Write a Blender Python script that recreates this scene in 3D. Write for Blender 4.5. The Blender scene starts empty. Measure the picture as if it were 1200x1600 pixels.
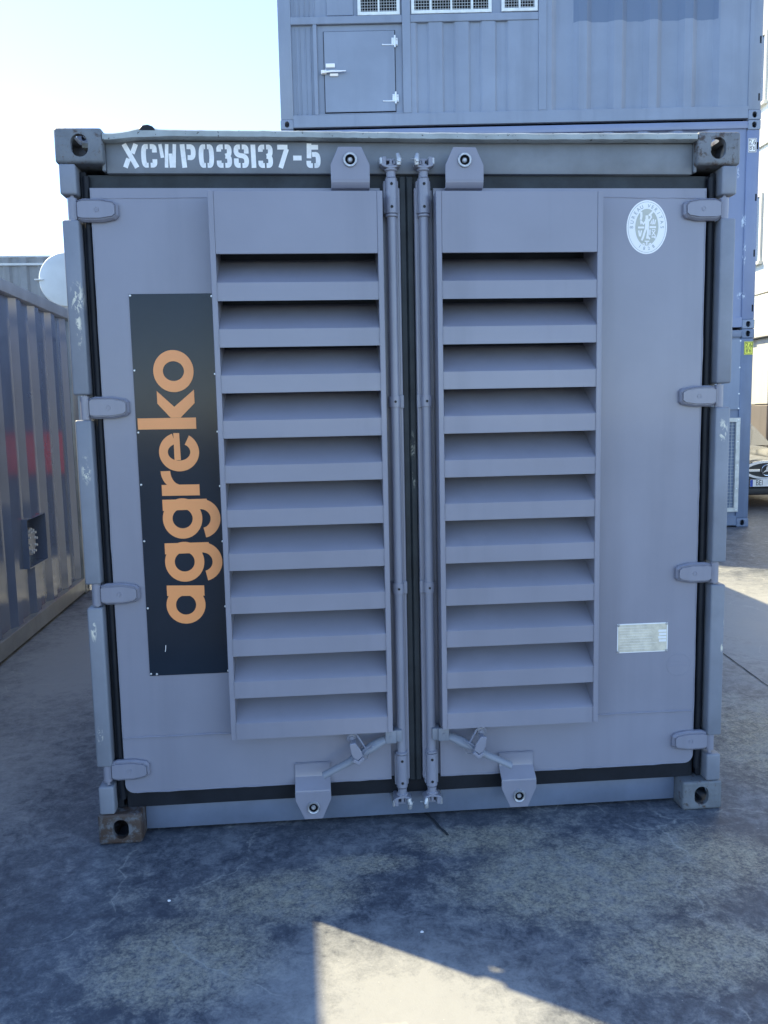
import bpy, bmesh, math, random
from mathutils import Vector, Matrix
R = math.radians
random.seed(7)
sc = bpy.context.scene
# ------------------------------------------------------------------ camera
cam = bpy.data.cameras.new('camera')
cam.sensor_fit = 'VERTICAL'; cam.sensor_height = 24.0; cam.sensor_width = 18.0
cam.lens = 24.0 * 1294.98 / 1600.0
cam.clip_start = 0.05; cam.clip_end = 2000
camo = bpy.data.objects.new('camera', cam); sc.collection.objects.link(camo)
camo.location = (0.868012, -3.039317, 1.59821)
camo.rotation_euler = (1.4525091, 0.0204291, -0.0805199)
sc.camera = camo
sc.render.resolution_x = 768; sc.render.resolution_y = 1024
# ------------------------------------------------------------------ light
SUNV = Vector((-0.79, 0.556, 1.0)).normalized()        # towards the sun
EL = math.asin(SUNV.z); AZ = math.atan2(SUNV.x, SUNV.y)
w = bpy.data.worlds.new("World"); sc.world = w; w.use_nodes = True
nt = w.node_tree
sky = nt.nodes.new('ShaderNodeTexSky'); sky.sky_type = 'NISHITA'
sky.sun_disc = False; sky.sun_elevation = EL; sky.sun_rotation = AZ
sky.air_density = 0.75; sky.dust_density = 0.05; sky.ozone_density = 1.0
nt.links.new(sky.outputs[0], nt.nodes['Background'].inputs[0])
nt.nodes['Background'].inputs[1].default_value = 0.15
sl = bpy.data.lights.new('sun', 'SUN'); sl.energy = 3.4; sl.angle = R(0.55); sl.color = (1.0, 0.84, 0.50)
so = bpy.data.objects.new('sun', sl); sc.collection.objects.link(so)
so.rotation_euler = (-SUNV).to_track_quat('-Z', 'Y').to_euler(); so.location = (-8, 6, 12)
sc.view_settings.view_transform = 'Standard'; sc.view_settings.look = 'None'
sc.view_settings.exposure = 1.75; sc.view_settings.gamma = 1.0
sc.view_settings.use_curve_mapping = False
sc.cycles.max_bounces = 6

# ------------------------------------------------------------------ materials
def node(nt, t, **kw):
    n = nt.nodes.new(t)
    for k, v in kw.items(): setattr(n, k, v)
    return n
def mixc(nt, fac, a, b, blend='MIX'):
    m = node(nt, 'ShaderNodeMix', data_type='RGBA', blend_type=blend)
    for s, v in ((0, fac), (6, a), (7, b)):
        if hasattr(v, 'links') or hasattr(v, 'is_linked'): nt.links.new(v, m.inputs[s])
        elif s == 0: m.inputs[0].default_value = v
        else: m.inputs[s].default_value = (*v[:3], 1)
    return m.outputs[2]
def ramp(nt, src, p0, p1, c0=(0, 0, 0), c1=(1, 1, 1)):
    r = node(nt, 'ShaderNodeValToRGB')
    r.color_ramp.elements[0].position = p0; r.color_ramp.elements[1].position = p1
    r.color_ramp.elements[0].color = (*c0, 1); r.color_ramp.elements[1].color = (*c1, 1)
    nt.links.new(src, r.inputs[0]); return r.outputs[0]
def noise(nt, vec, scale, detail=4, rough=.55, dist=0.0, stretch=None):
    n = node(nt, 'ShaderNodeTexNoise')
    n.inputs['Scale'].default_value = scale; n.inputs['Detail'].default_value = detail
    n.inputs['Roughness'].default_value = rough; n.inputs['Distortion'].default_value = dist
    if stretch:
        mp = node(nt, 'ShaderNodeMapping'); mp.inputs['Scale'].default_value = stretch
        nt.links.new(vec, mp.inputs[0]); vec = mp.outputs[0]
    nt.links.new(vec, n.inputs[0]); return n.outputs[0]
def math_(nt, op, a, b=None, c=None):
    m = node(nt, 'ShaderNodeMath', operation=op)
    for i, v in enumerate((a, b, c)):
        if v is None: continue
        if hasattr(v, 'is_linked'): nt.links.new(v, m.inputs[i])
        else: m.inputs[i].default_value = v
    return m.outputs[0]
def ell(nt, vec, c, r):
    """soft 0..1 mask of an ellipsoid with its centre and radii in object space"""
    a = node(nt, 'ShaderNodeVectorMath', operation='SUBTRACT'); nt.links.new(vec, a.inputs[0]); a.inputs[1].default_value = c
    b = node(nt, 'ShaderNodeVectorMath', operation='DIVIDE'); nt.links.new(a.outputs[0], b.inputs[0]); b.inputs[1].default_value = r
    l = node(nt, 'ShaderNodeVectorMath', operation='LENGTH'); nt.links.new(b.outputs[0], l.inputs[0])
    return math_(nt, 'SUBTRACT', 1.0, l.outputs['Value'])
def mat(name, col, rough=.5, metal=0.0, var=.12, scale=3.0, bump=.0, bscale=60, chips=None, chipcol=(.55, .52, .43),
        rust=None, streak=0.0, coat=0.0, spec=.5, rvar=.0, dust=0.0, scuffs=None):
    m = bpy.data.materials.new(name); m.use_nodes = True; n = m.node_tree
    col = tuple(min(.86, v * 1.22) for v in col); chipcol = tuple(min(.86, v * 1.22) for v in chipcol)
    p = n.nodes['Principled BSDF']
    tc = node(n, 'ShaderNodeTexCoord').outputs['Object']
    nz = noise(n, tc, scale, 5, .6)
    c = mixc(n, ramp(n, nz, .3, .7), [v * (1 - var) for v in col], [min(1, v * (1 + var)) for v in col])
    if streak:
        s = noise(n, tc, 6, 4, .6, 0, (1, 1, .08))
        c = mixc(n, math_(n, 'MULTIPLY', ramp(n, s, .5, .75), streak), c, [v * .55 for v in col])
    if dust:
        s = noise(n, tc, 1.7, 6, .7)
        c = mixc(n, math_(n, 'MULTIPLY', ramp(n, s, .45, .7), dust), c, (.42, .38, .30))
    if rust:
        s = noise(n, tc, 22, 6, .7)
        c = mixc(n, ramp(n, s, rust, rust + .11), c, (.060, .040, .032))
        c = mixc(n, ramp(n, noise(n, tc, 90, 4, .7), .60, .66), c, (.10, .07, .055))
    if chips:
        s = noise(n, tc, 55, 3, .7)
        c = mixc(n, ramp(n, s, chips, chips + .02), c, chipcol)
    if scuffs:
        tot = None
        s = noise(n, tc, 38, 5, .75, .4, (1, 1, .5))
        for cc, rr in scuffs:
            e = ell(n, tc, cc, rr)
            tot = e if tot is None else math_(n, 'MAXIMUM', tot, e)
        k = math_(n, 'MULTIPLY', ramp(n, tot, .0, .6), ramp(n, s, .50, .54))
        c = mixc(n, k, c, chipcol)
    n.links.new(c, p.inputs['Base Color'])
    if rvar:
        s = noise(n, tc, 4, 4, .6)
        n.links.new(math_(n, 'ADD', rough - rvar, math_(n, 'MULTIPLY', s, 2 * rvar)), p.inputs['Roughness'])
    else: p.inputs['Roughness'].default_value = rough
    p.inputs['Metallic'].default_value = metal; p.inputs['Coat Weight'].default_value = coat
    p.inputs['Coat Roughness'].default_value = .12
    p.inputs['Specular IOR Level'].default_value = spec
    if bump:
        b = node(n, 'ShaderNodeBump'); b.inputs['Strength'].default_value = bump; b.inputs['Distance'].default_value = .004
        n.links.new(noise(n, tc, bscale, 3, .6), b.inputs['Height']); n.links.new(b.outputs[0], p.inputs['Normal'])
    return m
M = {}
M['door'] = mat('lilac_grey_paint', (.190, .194, .240), .36, var=.08, scale=1.6, bump=.10, bscale=22, rvar=.10, streak=.24, coat=.15, chips=.855, chipcol=(.30, .305, .33))
M['post'] = mat('slate_paint', (.165, .18, .215), .42, var=.16, scale=4, bump=.12, bscale=30, rvar=.1, chips=.80,
                scuffs=[((.045, 0, 2.02), (.028, .1, .07)), ((.045, 0, 1.92), (.012, .1, .08)), ((.04, 0, 1.42), (.02, .1, .06)),
                        ((.03, 0, .83), (.012, .1, .05)), ((.03, 0, .43), (.012, .1, .04)), ((2.40, 0, 1.51), (.022, .1, .05)),
                        ((2.43, 0, .75), (.008, .1, .03)), ((2.42, 0, .66), (.006, .1, .02))])
M['header'] = mat('header_paint', (.135, .150, .172), .5, var=.2, scale=5, bump=.12, bscale=25, streak=.25, rvar=.1)
M['lip'] = mat('worn_lip_paint', (.25, .28, .29), .38, var=.25, scale=9, bump=.35, bscale=40, chips=.64, chipcol=(.06, .06, .06))
M['sill'] = mat('sill_paint', (.105, .130, .185), .40, var=.16, scale=5, bump=.1, bscale=20, streak=.25, chips=.82)
M['casting'] = mat('casting_paint', (.115, .128, .145), .5, var=.2, scale=14, bump=.6, bscale=45, rust=.58, chips=.80)
M['casting_rusty'] = mat('worn_casting', (.10, .105, .115), .55, var=.2, scale=14, bump=.7, bscale=45, rust=.42, chips=.78)
M['casting_worn'] = mat('scraped_casting', (.125, .135, .15), .5, var=.2, scale=14, bump=.6, bscale=45, rust=.52, chips=.80)
M['rubber'] = mat('black_rubber', (.008, .010, .015), .5, var=.3, scale=8, bump=.1, spec=.25)
M['seam'] = mat('scuffed_rubber', (.020, .025, .030), .5, spec=.3, var=.35, scale=10, bump=.2, chipcol=(.2, .2, .17),
                scuffs=[((1.222, .04, 1.47), (.010, .2, .07)), ((1.225, .04, 1.36), (.008, .2, .05))])
M['rod'] = mat('rod_paint', (.195, .202, .248), .30, var=.08, scale=5, bump=.08)
M['gal'] = mat('worn_steel', (.34, .35, .37), .38, .55, var=.25, scale=40, bump=.4, bscale=80)
M['dark'] = mat('dark_hole', (.006, .007, .009), .8, var=.1, spec=.1)
M['white_paint'] = mat('stencil_white', (.80, .82, .78), .6, var=.1, scale=40)
M['sign'] = mat('gloss_sign', (.010, .016, .026), .15, var=.15, scale=2, bump=.03, bscale=9, coat=.0, spec=.28)
M['orange'] = mat('orange_vinyl', (.70, .275, .095), .35, var=.03, scale=5)
M['rivet'] = mat('rivet_steel', (.65, .66, .66), .35, .6, var=.1)
M['sticker'] = mat('sticker_white', (.84, .88, .86), .45, var=.03)
M['sticker_tan'] = mat('sticker_beige', (.40, .41, .36), .5, var=.05, scale=40)
M['sticker_ink'] = mat('sticker_ink', (.22, .26, .28), .5, var=.05)
M['plate'] = mat('data_plate', (.54, .51, .42), .35, .3, var=.18, scale=30, bump=.2, bscale=120)
M['plate_white'] = mat('data_plate_border', (.82, .83, .80), .4, var=.05)
M['blue'] = mat('blue_paint', (.185, .225, .30), .42, var=.10, scale=1.2, bump=.08, bscale=14, streak=.28, rvar=.08, chips=.83, chipcol=(.5, .6, .66))
M['blue2'] = mat('blue_paint_lower', (.13, .165, .24), .45, var=.12, scale=2.5, bump=.12, bscale=14, streak=.35, rvar=.08, chips=.80, chipcol=(.45, .5, .55))
M['bluemid'] = mat('blue_paint_middle', (.155, .195, .31), .36, var=.09, scale=1.5, bump=.08, bscale=14, streak=.1, chipcol=(.55, .62, .68),
                   scuffs=[((5.88, 0, 1.35), (.03, .2, .10)), ((5.90, 0, .95), (.02, .2, .16)), ((5.88, 0, .42), (.06, .2, .06)), ((5.80, 0, 1.95), (.02, .2, .08))])
M['leftpaint'] = mat('gloss_slate_paint', (.105, .130, .190), .14, var=.1, scale=2, bump=.05, bscale=2.2, spec=.8, coat=.5)
M['leftrail'] = mat('grey_rail_paint', (.19, .197, .195), .33, var=.25, scale=4, bump=.15, bscale=20, dust=.4, coat=.2)
M['lefttop'] = mat('grey_top_rail_paint', (.22, .235, .27), .33, var=.15, scale=4, bump=.15, bscale=20)
M['whiteframe'] = mat('white_frame', (.55, .60, .62), .45, var=.12, scale=12, chips=.76, chipcol=(.2, .17, .14))
M['bareframe'] = mat('bare_metal_frame', (.42, .43, .42), .4, .3, var=.2, scale=9, streak=.2)
M['mesh'] = mat('mesh_wire', (.33, .36, .37), .5, .2, var=.1)
M['zinc'] = mat('zinc', (.60, .62, .63), .35, .5, var=.1)
M['navy'] = mat('navy_paint', (.045, .060, .105), .45, var=.15, scale=2)
M['red'] = mat('reflection_red_paint', (.55, .03, .035), .4, var=.08)
M['shed'] = mat('grey_sheet_cladding', (.19, .205, .22), .55, var=.2, scale=2.2, streak=.5, dust=.15)
M['flash'] = mat('shed_flashing', (.42, .44, .45), .4, .2, var=.1)
M['tank'] = mat('white_tank_paint', (.46, .50, .53), .45, var=.06, scale=5, bump=.05)
M['bwhite'] = mat('white_cladding', (.50, .50, .47), .55, var=.06, scale=.6, streak=.15)
M['bbrown'] = mat('brown_cladding', (.14, .125, .12), .5, var=.12, scale=1, streak=.3)
M['glass'] = mat('window_glass', (.03, .035, .045), .06, var=.2, scale=1, spec=.8)
M['carpaint'] = mat('black_car_paint', (.008, .009, .011), .12, var=.1, coat=1.0)
M['chrome'] = mat('chrome', (.75, .76, .77), .08, 1.0, var=.02)
M['tyre'] = mat('tyre', (.015, .015, .015), .8, var=.2, bump=.2)
M['lamp'] = mat('headlamp_lens', (.5, .52, .54), .05, .2, var=.05, coat=1)
M['platecar'] = mat('car_plate_white', (.72, .76, .82), .4, var=.03)
M['plateblue'] = mat('car_plate_band', (.02, .06, .35), .4, var=.03)
M['ink'] = mat('black_ink', (.015, .015, .018), .5, var=.05)
M['label_y'] = mat('yellow_label', (.80, .72, .08), .45, var=.05)
M['roof'] = mat('container_roof_paint', (.25, .28, .29), .4, var=.15, scale=2, bump=.2)

def patchmat():
    m = mat('blue_paint_repainted', (.185, .225, .30), .42, var=.10, scale=1.2, bump=.08, bscale=14, streak=.28, rvar=.08)
    n = m.node_tree; p = n.nodes['Principled BSDF']
    src = p.inputs['Base Color'].links[0].from_socket
    tc = node(n, 'ShaderNodeTexCoord').outputs['Object']; sp = node(n, 'ShaderNodeSeparateXYZ'); n.links.new(tc, sp.inputs[0])
    wob = math_(n, 'MULTIPLY', noise(n, tc, 9, 3), .02)
    a = math_(n, 'GREATER_THAN', sp.outputs['X'], 3.70); b = math_(n, 'LESS_THAN', sp.outputs['X'], 5.50)
    c = math_(n, 'GREATER_THAN', math_(n, 'ADD', sp.outputs['Z'], wob), 1.232)
    k = math_(n, 'MULTIPLY', math_(n, 'MULTIPLY', a, b), c)
    n.links.new(mixc(n, math_(n, 'MULTIPLY', k, .92), src, (.115, .165, .26)), p.inputs['Base Color'])
    return m
M['bluepatch'] = patchmat()

def groundmat():
    m = bpy.data.materials.new('stained_concrete'); m.use_nodes = True; n = m.node_tree; p = n.nodes['Principled BSDF']
    tc = node(n, 'ShaderNodeTexCoord').outputs['Object']
    big = noise(n, tc, .9, 6, .62, .4); mid = noise(n, tc, 3.2, 8, .72, .3); fine = noise(n, tc, 42, 6, .78, .6)
    br = noise(n, tc, 9, 8, .75, .8, (1.6, .9, 1))
    m2 = noise(n, tc, 17, 9, .76, .5); spk = noise(n, tc, 85, 5, .8)
    tex = math_(n, 'ADD', math_(n, 'MULTIPLY', mid, .36), math_(n, 'ADD', math_(n, 'MULTIPLY', m2, .44), math_(n, 'MULTIPLY', spk, .20)))
    c = mixc(n, ramp(n, tex, .44, .57), (.036, .044, .060), (.108, .120, .137))
    c = mixc(n, math_(n, 'MULTIPLY', ramp(n, fine, .50, .68), .4), c, (.13, .14, .145))
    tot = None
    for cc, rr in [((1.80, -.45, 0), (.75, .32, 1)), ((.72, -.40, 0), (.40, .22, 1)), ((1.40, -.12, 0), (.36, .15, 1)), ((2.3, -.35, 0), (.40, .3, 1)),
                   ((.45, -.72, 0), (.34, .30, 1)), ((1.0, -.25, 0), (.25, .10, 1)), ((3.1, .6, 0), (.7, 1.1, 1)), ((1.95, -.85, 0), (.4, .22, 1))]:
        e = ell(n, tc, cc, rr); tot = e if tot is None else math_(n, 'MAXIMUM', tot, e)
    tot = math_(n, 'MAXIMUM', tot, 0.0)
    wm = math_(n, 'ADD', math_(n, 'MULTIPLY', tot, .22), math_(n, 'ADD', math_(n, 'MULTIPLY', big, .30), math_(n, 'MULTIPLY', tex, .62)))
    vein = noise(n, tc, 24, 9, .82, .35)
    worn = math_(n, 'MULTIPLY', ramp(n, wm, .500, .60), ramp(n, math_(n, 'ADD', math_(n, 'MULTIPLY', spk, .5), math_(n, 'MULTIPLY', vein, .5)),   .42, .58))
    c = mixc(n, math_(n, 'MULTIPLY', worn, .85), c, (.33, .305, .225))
    # dusty sweep on the left and right; last ellipse paints the sunlit patch paler
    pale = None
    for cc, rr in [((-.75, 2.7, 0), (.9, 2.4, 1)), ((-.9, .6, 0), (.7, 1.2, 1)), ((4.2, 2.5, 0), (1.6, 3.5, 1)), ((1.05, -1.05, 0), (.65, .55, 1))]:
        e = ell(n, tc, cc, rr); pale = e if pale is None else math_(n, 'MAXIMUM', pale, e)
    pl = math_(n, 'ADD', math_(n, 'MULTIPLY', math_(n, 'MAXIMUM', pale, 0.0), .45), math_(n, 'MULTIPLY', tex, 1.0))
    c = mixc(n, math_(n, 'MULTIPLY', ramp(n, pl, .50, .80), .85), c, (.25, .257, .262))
    # hairline cracks
    vo = node(n, 'ShaderNodeTexVoronoi', feature='DISTANCE_TO_EDGE'); vo.inputs['Scale'].default_value = .75
    wv = node(n, 'ShaderNodeVectorMath', operation='ADD'); nn = node(n, 'ShaderNodeTexNoise'); nn.inputs['Scale'].default_value = 3.5; nn.inputs['Detail'].default_value = 6
    n.links.new(tc, nn.inputs[0]); n.links.new(tc, wv.inputs[0])
    sc_ = node(n, 'ShaderNodeVectorMath', operation='SCALE'); sc_.inputs['Scale'].default_value = .35
    n.links.new(nn.outputs['Color'], sc_.inputs[0]); n.links.new(sc_.outputs[0], wv.inputs[1]); n.links.new(wv.outputs[0], vo.inputs[0])
    ck = ramp(n, vo.outputs[0], .0, .004, (1, 1, 1), (0, 0, 0))
    ck = math_(n, 'MULTIPLY', ck, ramp(n, mid, .45, .55))
    c = mixc(n, math_(n, 'MULTIPLY', ck, .5), c, (.34, .34, .31))
    # bright specks
    sp = ramp(n, noise(n, tc, 170, 2, .5), .765, .785)
    c = mixc(n, sp, c, (.55, .55, .50))
    gn = node(n, 'ShaderNodeVectorMath', operation='SCALE'); gn.inputs['Scale'].default_value = 1.36; n.links.new(c, gn.inputs[0])
    n.links.new(gn.outputs[0], p.inputs['Base Color'])
    r = math_(n, 'ADD', .33, math_(n, 'MULTIPLY', mid, .38)); n.links.new(r, p.inputs['Roughness'])
    b = node(n, 'ShaderNodeBump'); b.inputs['Strength'].default_value = .35; b.inputs['Distance'].default_value = .006
    hh = math_(n, 'ADD', math_(n, 'MULTIPLY', fine, .35), mid)
    n.links.new(hh, b.inputs['Height']); n.links.new(b.outputs[0], p.inputs['Normal'])
    return m
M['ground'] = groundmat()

# ------------------------------------------------------------------ mesh helpers
class MB:
    def __init__(s): s.bm = bmesh.new()
    def _bev(s, verts, b, seg):
        if b <= 0: return
        es = list({e for v in verts for e in v.link_edges})
        bmesh.ops.bevel(s.bm, geom=es, offset=b, segments=seg, profile=.5, affect='EDGES', clamp_overlap=True)
    def box(s, x0, x1, y0, y1, z0, z1, b=0.0, seg=1):
        r = bmesh.ops.create_cube(s.bm, size=1.0)['verts']
        for v in r: v.co = Vector(((x0 + x1) / 2 + v.co.x * abs(x1 - x0), (y0 + y1) / 2 + v.co.y * abs(y1 - y0), (z0 + z1) / 2 + v.co.z * abs(z1 - z0)))
        s._bev(r, b, seg); return s
    def prism(s, pts, y0, y1, b=0.0, axis='y', seg=1):
        """pts (u,v) polygon; axis y: (x,z), axis x: (y,z), axis z: (x,y)"""
        f = {'y': lambda u, v, t: (u, t, v), 'x': lambda u, v, t: (t, u, v), 'z': lambda u, v, t: (u, v, t)}[axis]
        A = [s.bm.verts.new(f(u, v, y0)) for u, v in pts]; B = [s.bm.verts.new(f(u, v, y1)) for u, v in pts]
        n = len(pts); fs = [s.bm.faces.new(A), s.bm.faces.new(B[::-1])]
        for i in range(n): fs.append(s.bm.faces.new((A[i], B[i], B[(i + 1) % n], A[(i + 1) % n])))
        bmesh.ops.recalc_face_normals(s.bm, faces=fs)
        s._bev(A + B, b, seg); return s
    def cyl(s, p0, p1, r0, r1=None, n=20, cap=True):
        r1 = r0 if r1 is None else r1
        p0, p1 = Vector(p0), Vector(p1); d = (p1 - p0).normalized()
        u = d.orthogonal().normalized(); v = d.cross(u)
        A = [s.bm.verts.new(p0 + (u * math.cos(a) + v * math.sin(a)) * r0) for a in [2 * math.pi * i / n for i in range(n)]]
        B = [s.bm.verts.new(p1 + (u * math.cos(a) + v * math.sin(a)) * r1) for a in [2 * math.pi * i / n for i in range(n)]]
        for i in range(n): s.bm.faces.new((A[i], A[(i + 1) % n], B[(i + 1) % n], B[i]))
        if cap: s.bm.faces.new(A[::-1]); s.bm.faces.new(B)
        return s
    def tube(s, pts, r, n=10, closed=False, flat=1.0):
        pts = [Vector(p) for p in pts]; N = len(pts)
        rs = r if isinstance(r, (list, tuple)) else [r] * N
        rings = []; up = None
        for i, p in enumerate(pts):
            a = pts[(i - 1) % N] if (closed or i > 0) else p
            b = pts[(i + 1) % N] if (closed or i < N - 1) else p
            d = (b - a).normalized()
            if up is None: up = d.orthogonal().normalized()
            up = (up - d * up.dot(d)).normalized(); v = d.cross(up)
            rings.append([s.bm.verts.new(p + (up * math.cos(t) + v * math.sin(t) * flat) * rs[i]) for t in [2 * math.pi * k / n for k in range(n)]])
        for i in range(N if closed else N - 1):
            A, B = rings[i], rings[(i + 1) % N]
            for k in range(n): s.bm.faces.new((A[k], A[(k + 1) % n], B[(k + 1) % n], B[k]))
        if not closed: s.bm.faces.new(rings[0][::-1]); s.bm.faces.new(rings[-1])
        return s
    def lathe(s, prof, o=(0, 0, 0), axis='z', n=24):
        o = Vector(o); rings = []
        for r, h in prof:
            ring = []
            for k in range(n):
                a = 2 * math.pi * k / n; c, t = math.cos(a) * r, math.sin(a) * r
                ring.append(s.bm.verts.new(o + Vector({'z': (c, t, h), 'y': (c, h, t), 'x': (h, c, t)}[axis])))
            rings.append(ring)
        fs = []
        for A, B in zip(rings, rings[1:]):
            for k in range(n): fs.append(s.bm.faces.new((A[k], A[(k + 1) % n], B[(k + 1) % n], B[k])))
        if prof[0][0] > 1e-6: fs.append(s.bm.faces.new(rings[0][::-1]))
        if prof[-1][0] > 1e-6: fs.append(s.bm.faces.new(rings[-1]))
        bmesh.ops.remove_doubles(s.bm, verts=[v for r in rings for v in r], dist=1e-6)
        return s
    def quad(s, *p):
        s.bm.faces.new([s.bm.verts.new(q) for q in p]); return s
    def stroke(s, pts, t, y, th=.0006, f=None):
        """flat ribbon along a polyline, (u,v)->x,z at depth y"""
        f = f or (lambda u, v: (u, v)); P = [Vector(p) for p in pts]; L = []; Rr = []
        for i, p in enumerate(P):
            a = (p - P[i - 1]).normalized() if i else None; b = (P[i + 1] - p).normalized() if i < len(P) - 1 else None
            d = ((a or b) + (b or a)).normalized(); nrm = Vector((-d.y, d.x)); k = 1.0
            if a and b: k = 1 / max(.5, nrm.dot(Vector((-a.y, a.x))))
            L.append(p + nrm * t / 2 * k); Rr.append(p - nrm * t / 2 * k)
        for i in range(len(P) - 1):
            q = [L[i], L[i + 1], Rr[i + 1], Rr[i]]; q = [f(*v) for v in q]
            s.quad(*[(u, y, v) for u, v in q])
        return s
    def build(s, name, m, parent=None, smooth=True, loc=None):
        me = bpy.data.meshes.new(name); s.bm.to_mesh(me); s.bm.free()
        ms = m if isinstance(m, (list, tuple)) else [m]
        for x in ms: me.materials.append(M[x] if isinstance(x, str) else x)
        if smooth and len(me.polygons):
            me.polygons.foreach_set('use_smooth', [True] * len(me.polygons)); me.set_sharp_from_angle(angle=R(32))
        o = bpy.data.objects.new(name, me); sc.collection.objects.link(o)
        if parent is not None: o.parent = parent
        if loc: o.location = loc
        return o
def tag(o, label=None, cat=None, group=None, kind=None):
    for k, v in (('label', label), ('category', cat), ('group', group), ('kind', kind)):
        if v: o[k] = v
    return o
def thing(name, label, cat, loc=(0, 0, 0), rz=0, group=None):
    o = bpy.data.objects.new(name, None); sc.collection.objects.link(o); o.empty_display_size = .2
    o.location = loc; o.rotation_euler = (0, 0, rz); return tag(o, label, cat, group)
def cp(o, parent, loc=None, scale=None, rot=None):
    c = o.copy(); sc.collection.objects.link(c); c.parent = parent
    if loc is not None: c.location = loc
    if scale: c.scale = scale
    if rot: c.rotation_euler = rot
    for ch in [x for x in bpy.data.objects if x.parent == o]:
        d = ch.copy(); sc.collection.objects.link(d); d.parent = c
    return c
def text_mesh(txt, size, extr=.0004, align='CENTER'):
    cu = bpy.data.curves.new('lettering', 'FONT'); cu.body = txt; cu.size = size; cu.extrude = extr
    cu.align_x = align; cu.align_y = 'CENTER'
    o = bpy.data.objects.new('lettering', cu); sc.collection.objects.link(o)
    bpy.context.view_layer.update(); dg = bpy.context.evaluated_depsgraph_get()
    me = bpy.data.meshes.new_from_object(o.evaluated_get(dg)); bpy.data.objects.remove(o, do_unlink=True); return me
def add_text(mb, txt, size, x, z, y, rot=0.0, extr=.0004, bold=0, sx=1.0):
    """upright lettering in the XZ plane facing -y"""
    me = text_mesh(txt, size, extr)
    Mx = Matrix.Translation((x, y, z)) @ Matrix.Rotation(rot, 4, 'Y') @ Matrix.Rotation(R(90), 4, 'X') @ Matrix.Diagonal((sx, 1, 1, 1))
    me.transform(Mx); mb.bm.from_mesh(me); bpy.data.meshes.remove(me)
def chaikin(p, it=3):
    for _ in range(it):
        q = [p[0]]
        for a, b in zip(p, p[1:]):
            q += [(a[0] * .75 + b[0] * .25, a[1] * .75 + b[1] * .25), (a[0] * .25 + b[0] * .75, a[1] * .25 + b[1] * .75)]
        q.append(p[-1]); p = q
    return p
def corr(mb, u0, u1, z0, z1, base, depth, m, pitch=.44, outer=.10, slope=.068):
    """trapezoidal sheet wall; m(u, d, z) maps along / inwards / up"""
    pts = [(u0, 0)]; u = u0 + .06; st = 0
    while u < u1 - .12:
        pts += [(u, 0), (u + slope, depth), (u + pitch - outer - slope, depth), (u + pitch - outer, 0)]; u += pitch
        if u > u1 - pitch * .9: break
    pts.append((u1, 0)); pts.append((u1 + 0, 0)) if False else None
    A = [mb.bm.verts.new(m(p[0], base + p[1], z0)) for p in pts]; B = [mb.bm.verts.new(m(p[0], base + p[1], z1)) for p in pts]
    for i in range(len(pts) - 1): mb.bm.faces.new((A[i], A[i + 1], B[i + 1], B[i]))
def weld(mb, a, b, r=.0022, step=.02, amp=.0012):
    a, b = Vector(a), Vector(b); n = max(2, int((b - a).length / step)); pts = []
    for i in range(n + 1):
        p = a.lerp(b, i / n) + Vector((random.uniform(-amp, amp), 0, random.uniform(-amp, amp))); pts.append(p)
    mb.tube(pts, [r * random.uniform(.7, 1.4) for _ in pts], n=6)

# ------------------------------------------------------------------ ground
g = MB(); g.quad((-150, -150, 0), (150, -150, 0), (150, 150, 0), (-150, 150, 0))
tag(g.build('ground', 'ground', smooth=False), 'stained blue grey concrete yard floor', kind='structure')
jm = mat('joint_filler', (.030, .033, .038), .8, var=.3, scale=20)
def joint(pts, wd, dark=jm):
    b = MB(); f = []
    for i in range(len(pts) - 1):
        a, c = Vector(pts[i]), Vector(pts[i + 1]); n = 10
        for k in range(n + (i == len(pts) - 2)):
            f.append(a.lerp(c, k / n))
    rows = []
    for i, p in enumerate(f):
        d = (f[min(i + 1, len(f) - 1)] - f[max(i - 1, 0)]).normalized(); nn = Vector((-d.y, d.x)); ww = wd * random.uniform(.6, 1.2)
        j = nn * random.uniform(-wd, wd) * .25
        rows.append((b.bm.verts.new((*(p + nn * ww / 2 + j), .0035)), b.bm.verts.new((*(p - nn * ww / 2 + j), .0035))))
    for (a0, a1), (b0, b1) in zip(rows, rows[1:]): b.bm.faces.new((a0, b0, b1, a1))
    tag(b.build('ground_joint', dark, smooth=False), 'dark sawn joint in the concrete', kind='structure')
joint([(1.20, .35), (1.26, .10), (1.318, -.085)], .013)
joint([(3.2, 7.2), (3.46, 2.04), (3.40, 1.37), (3.34, .2)], .009)

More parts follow.
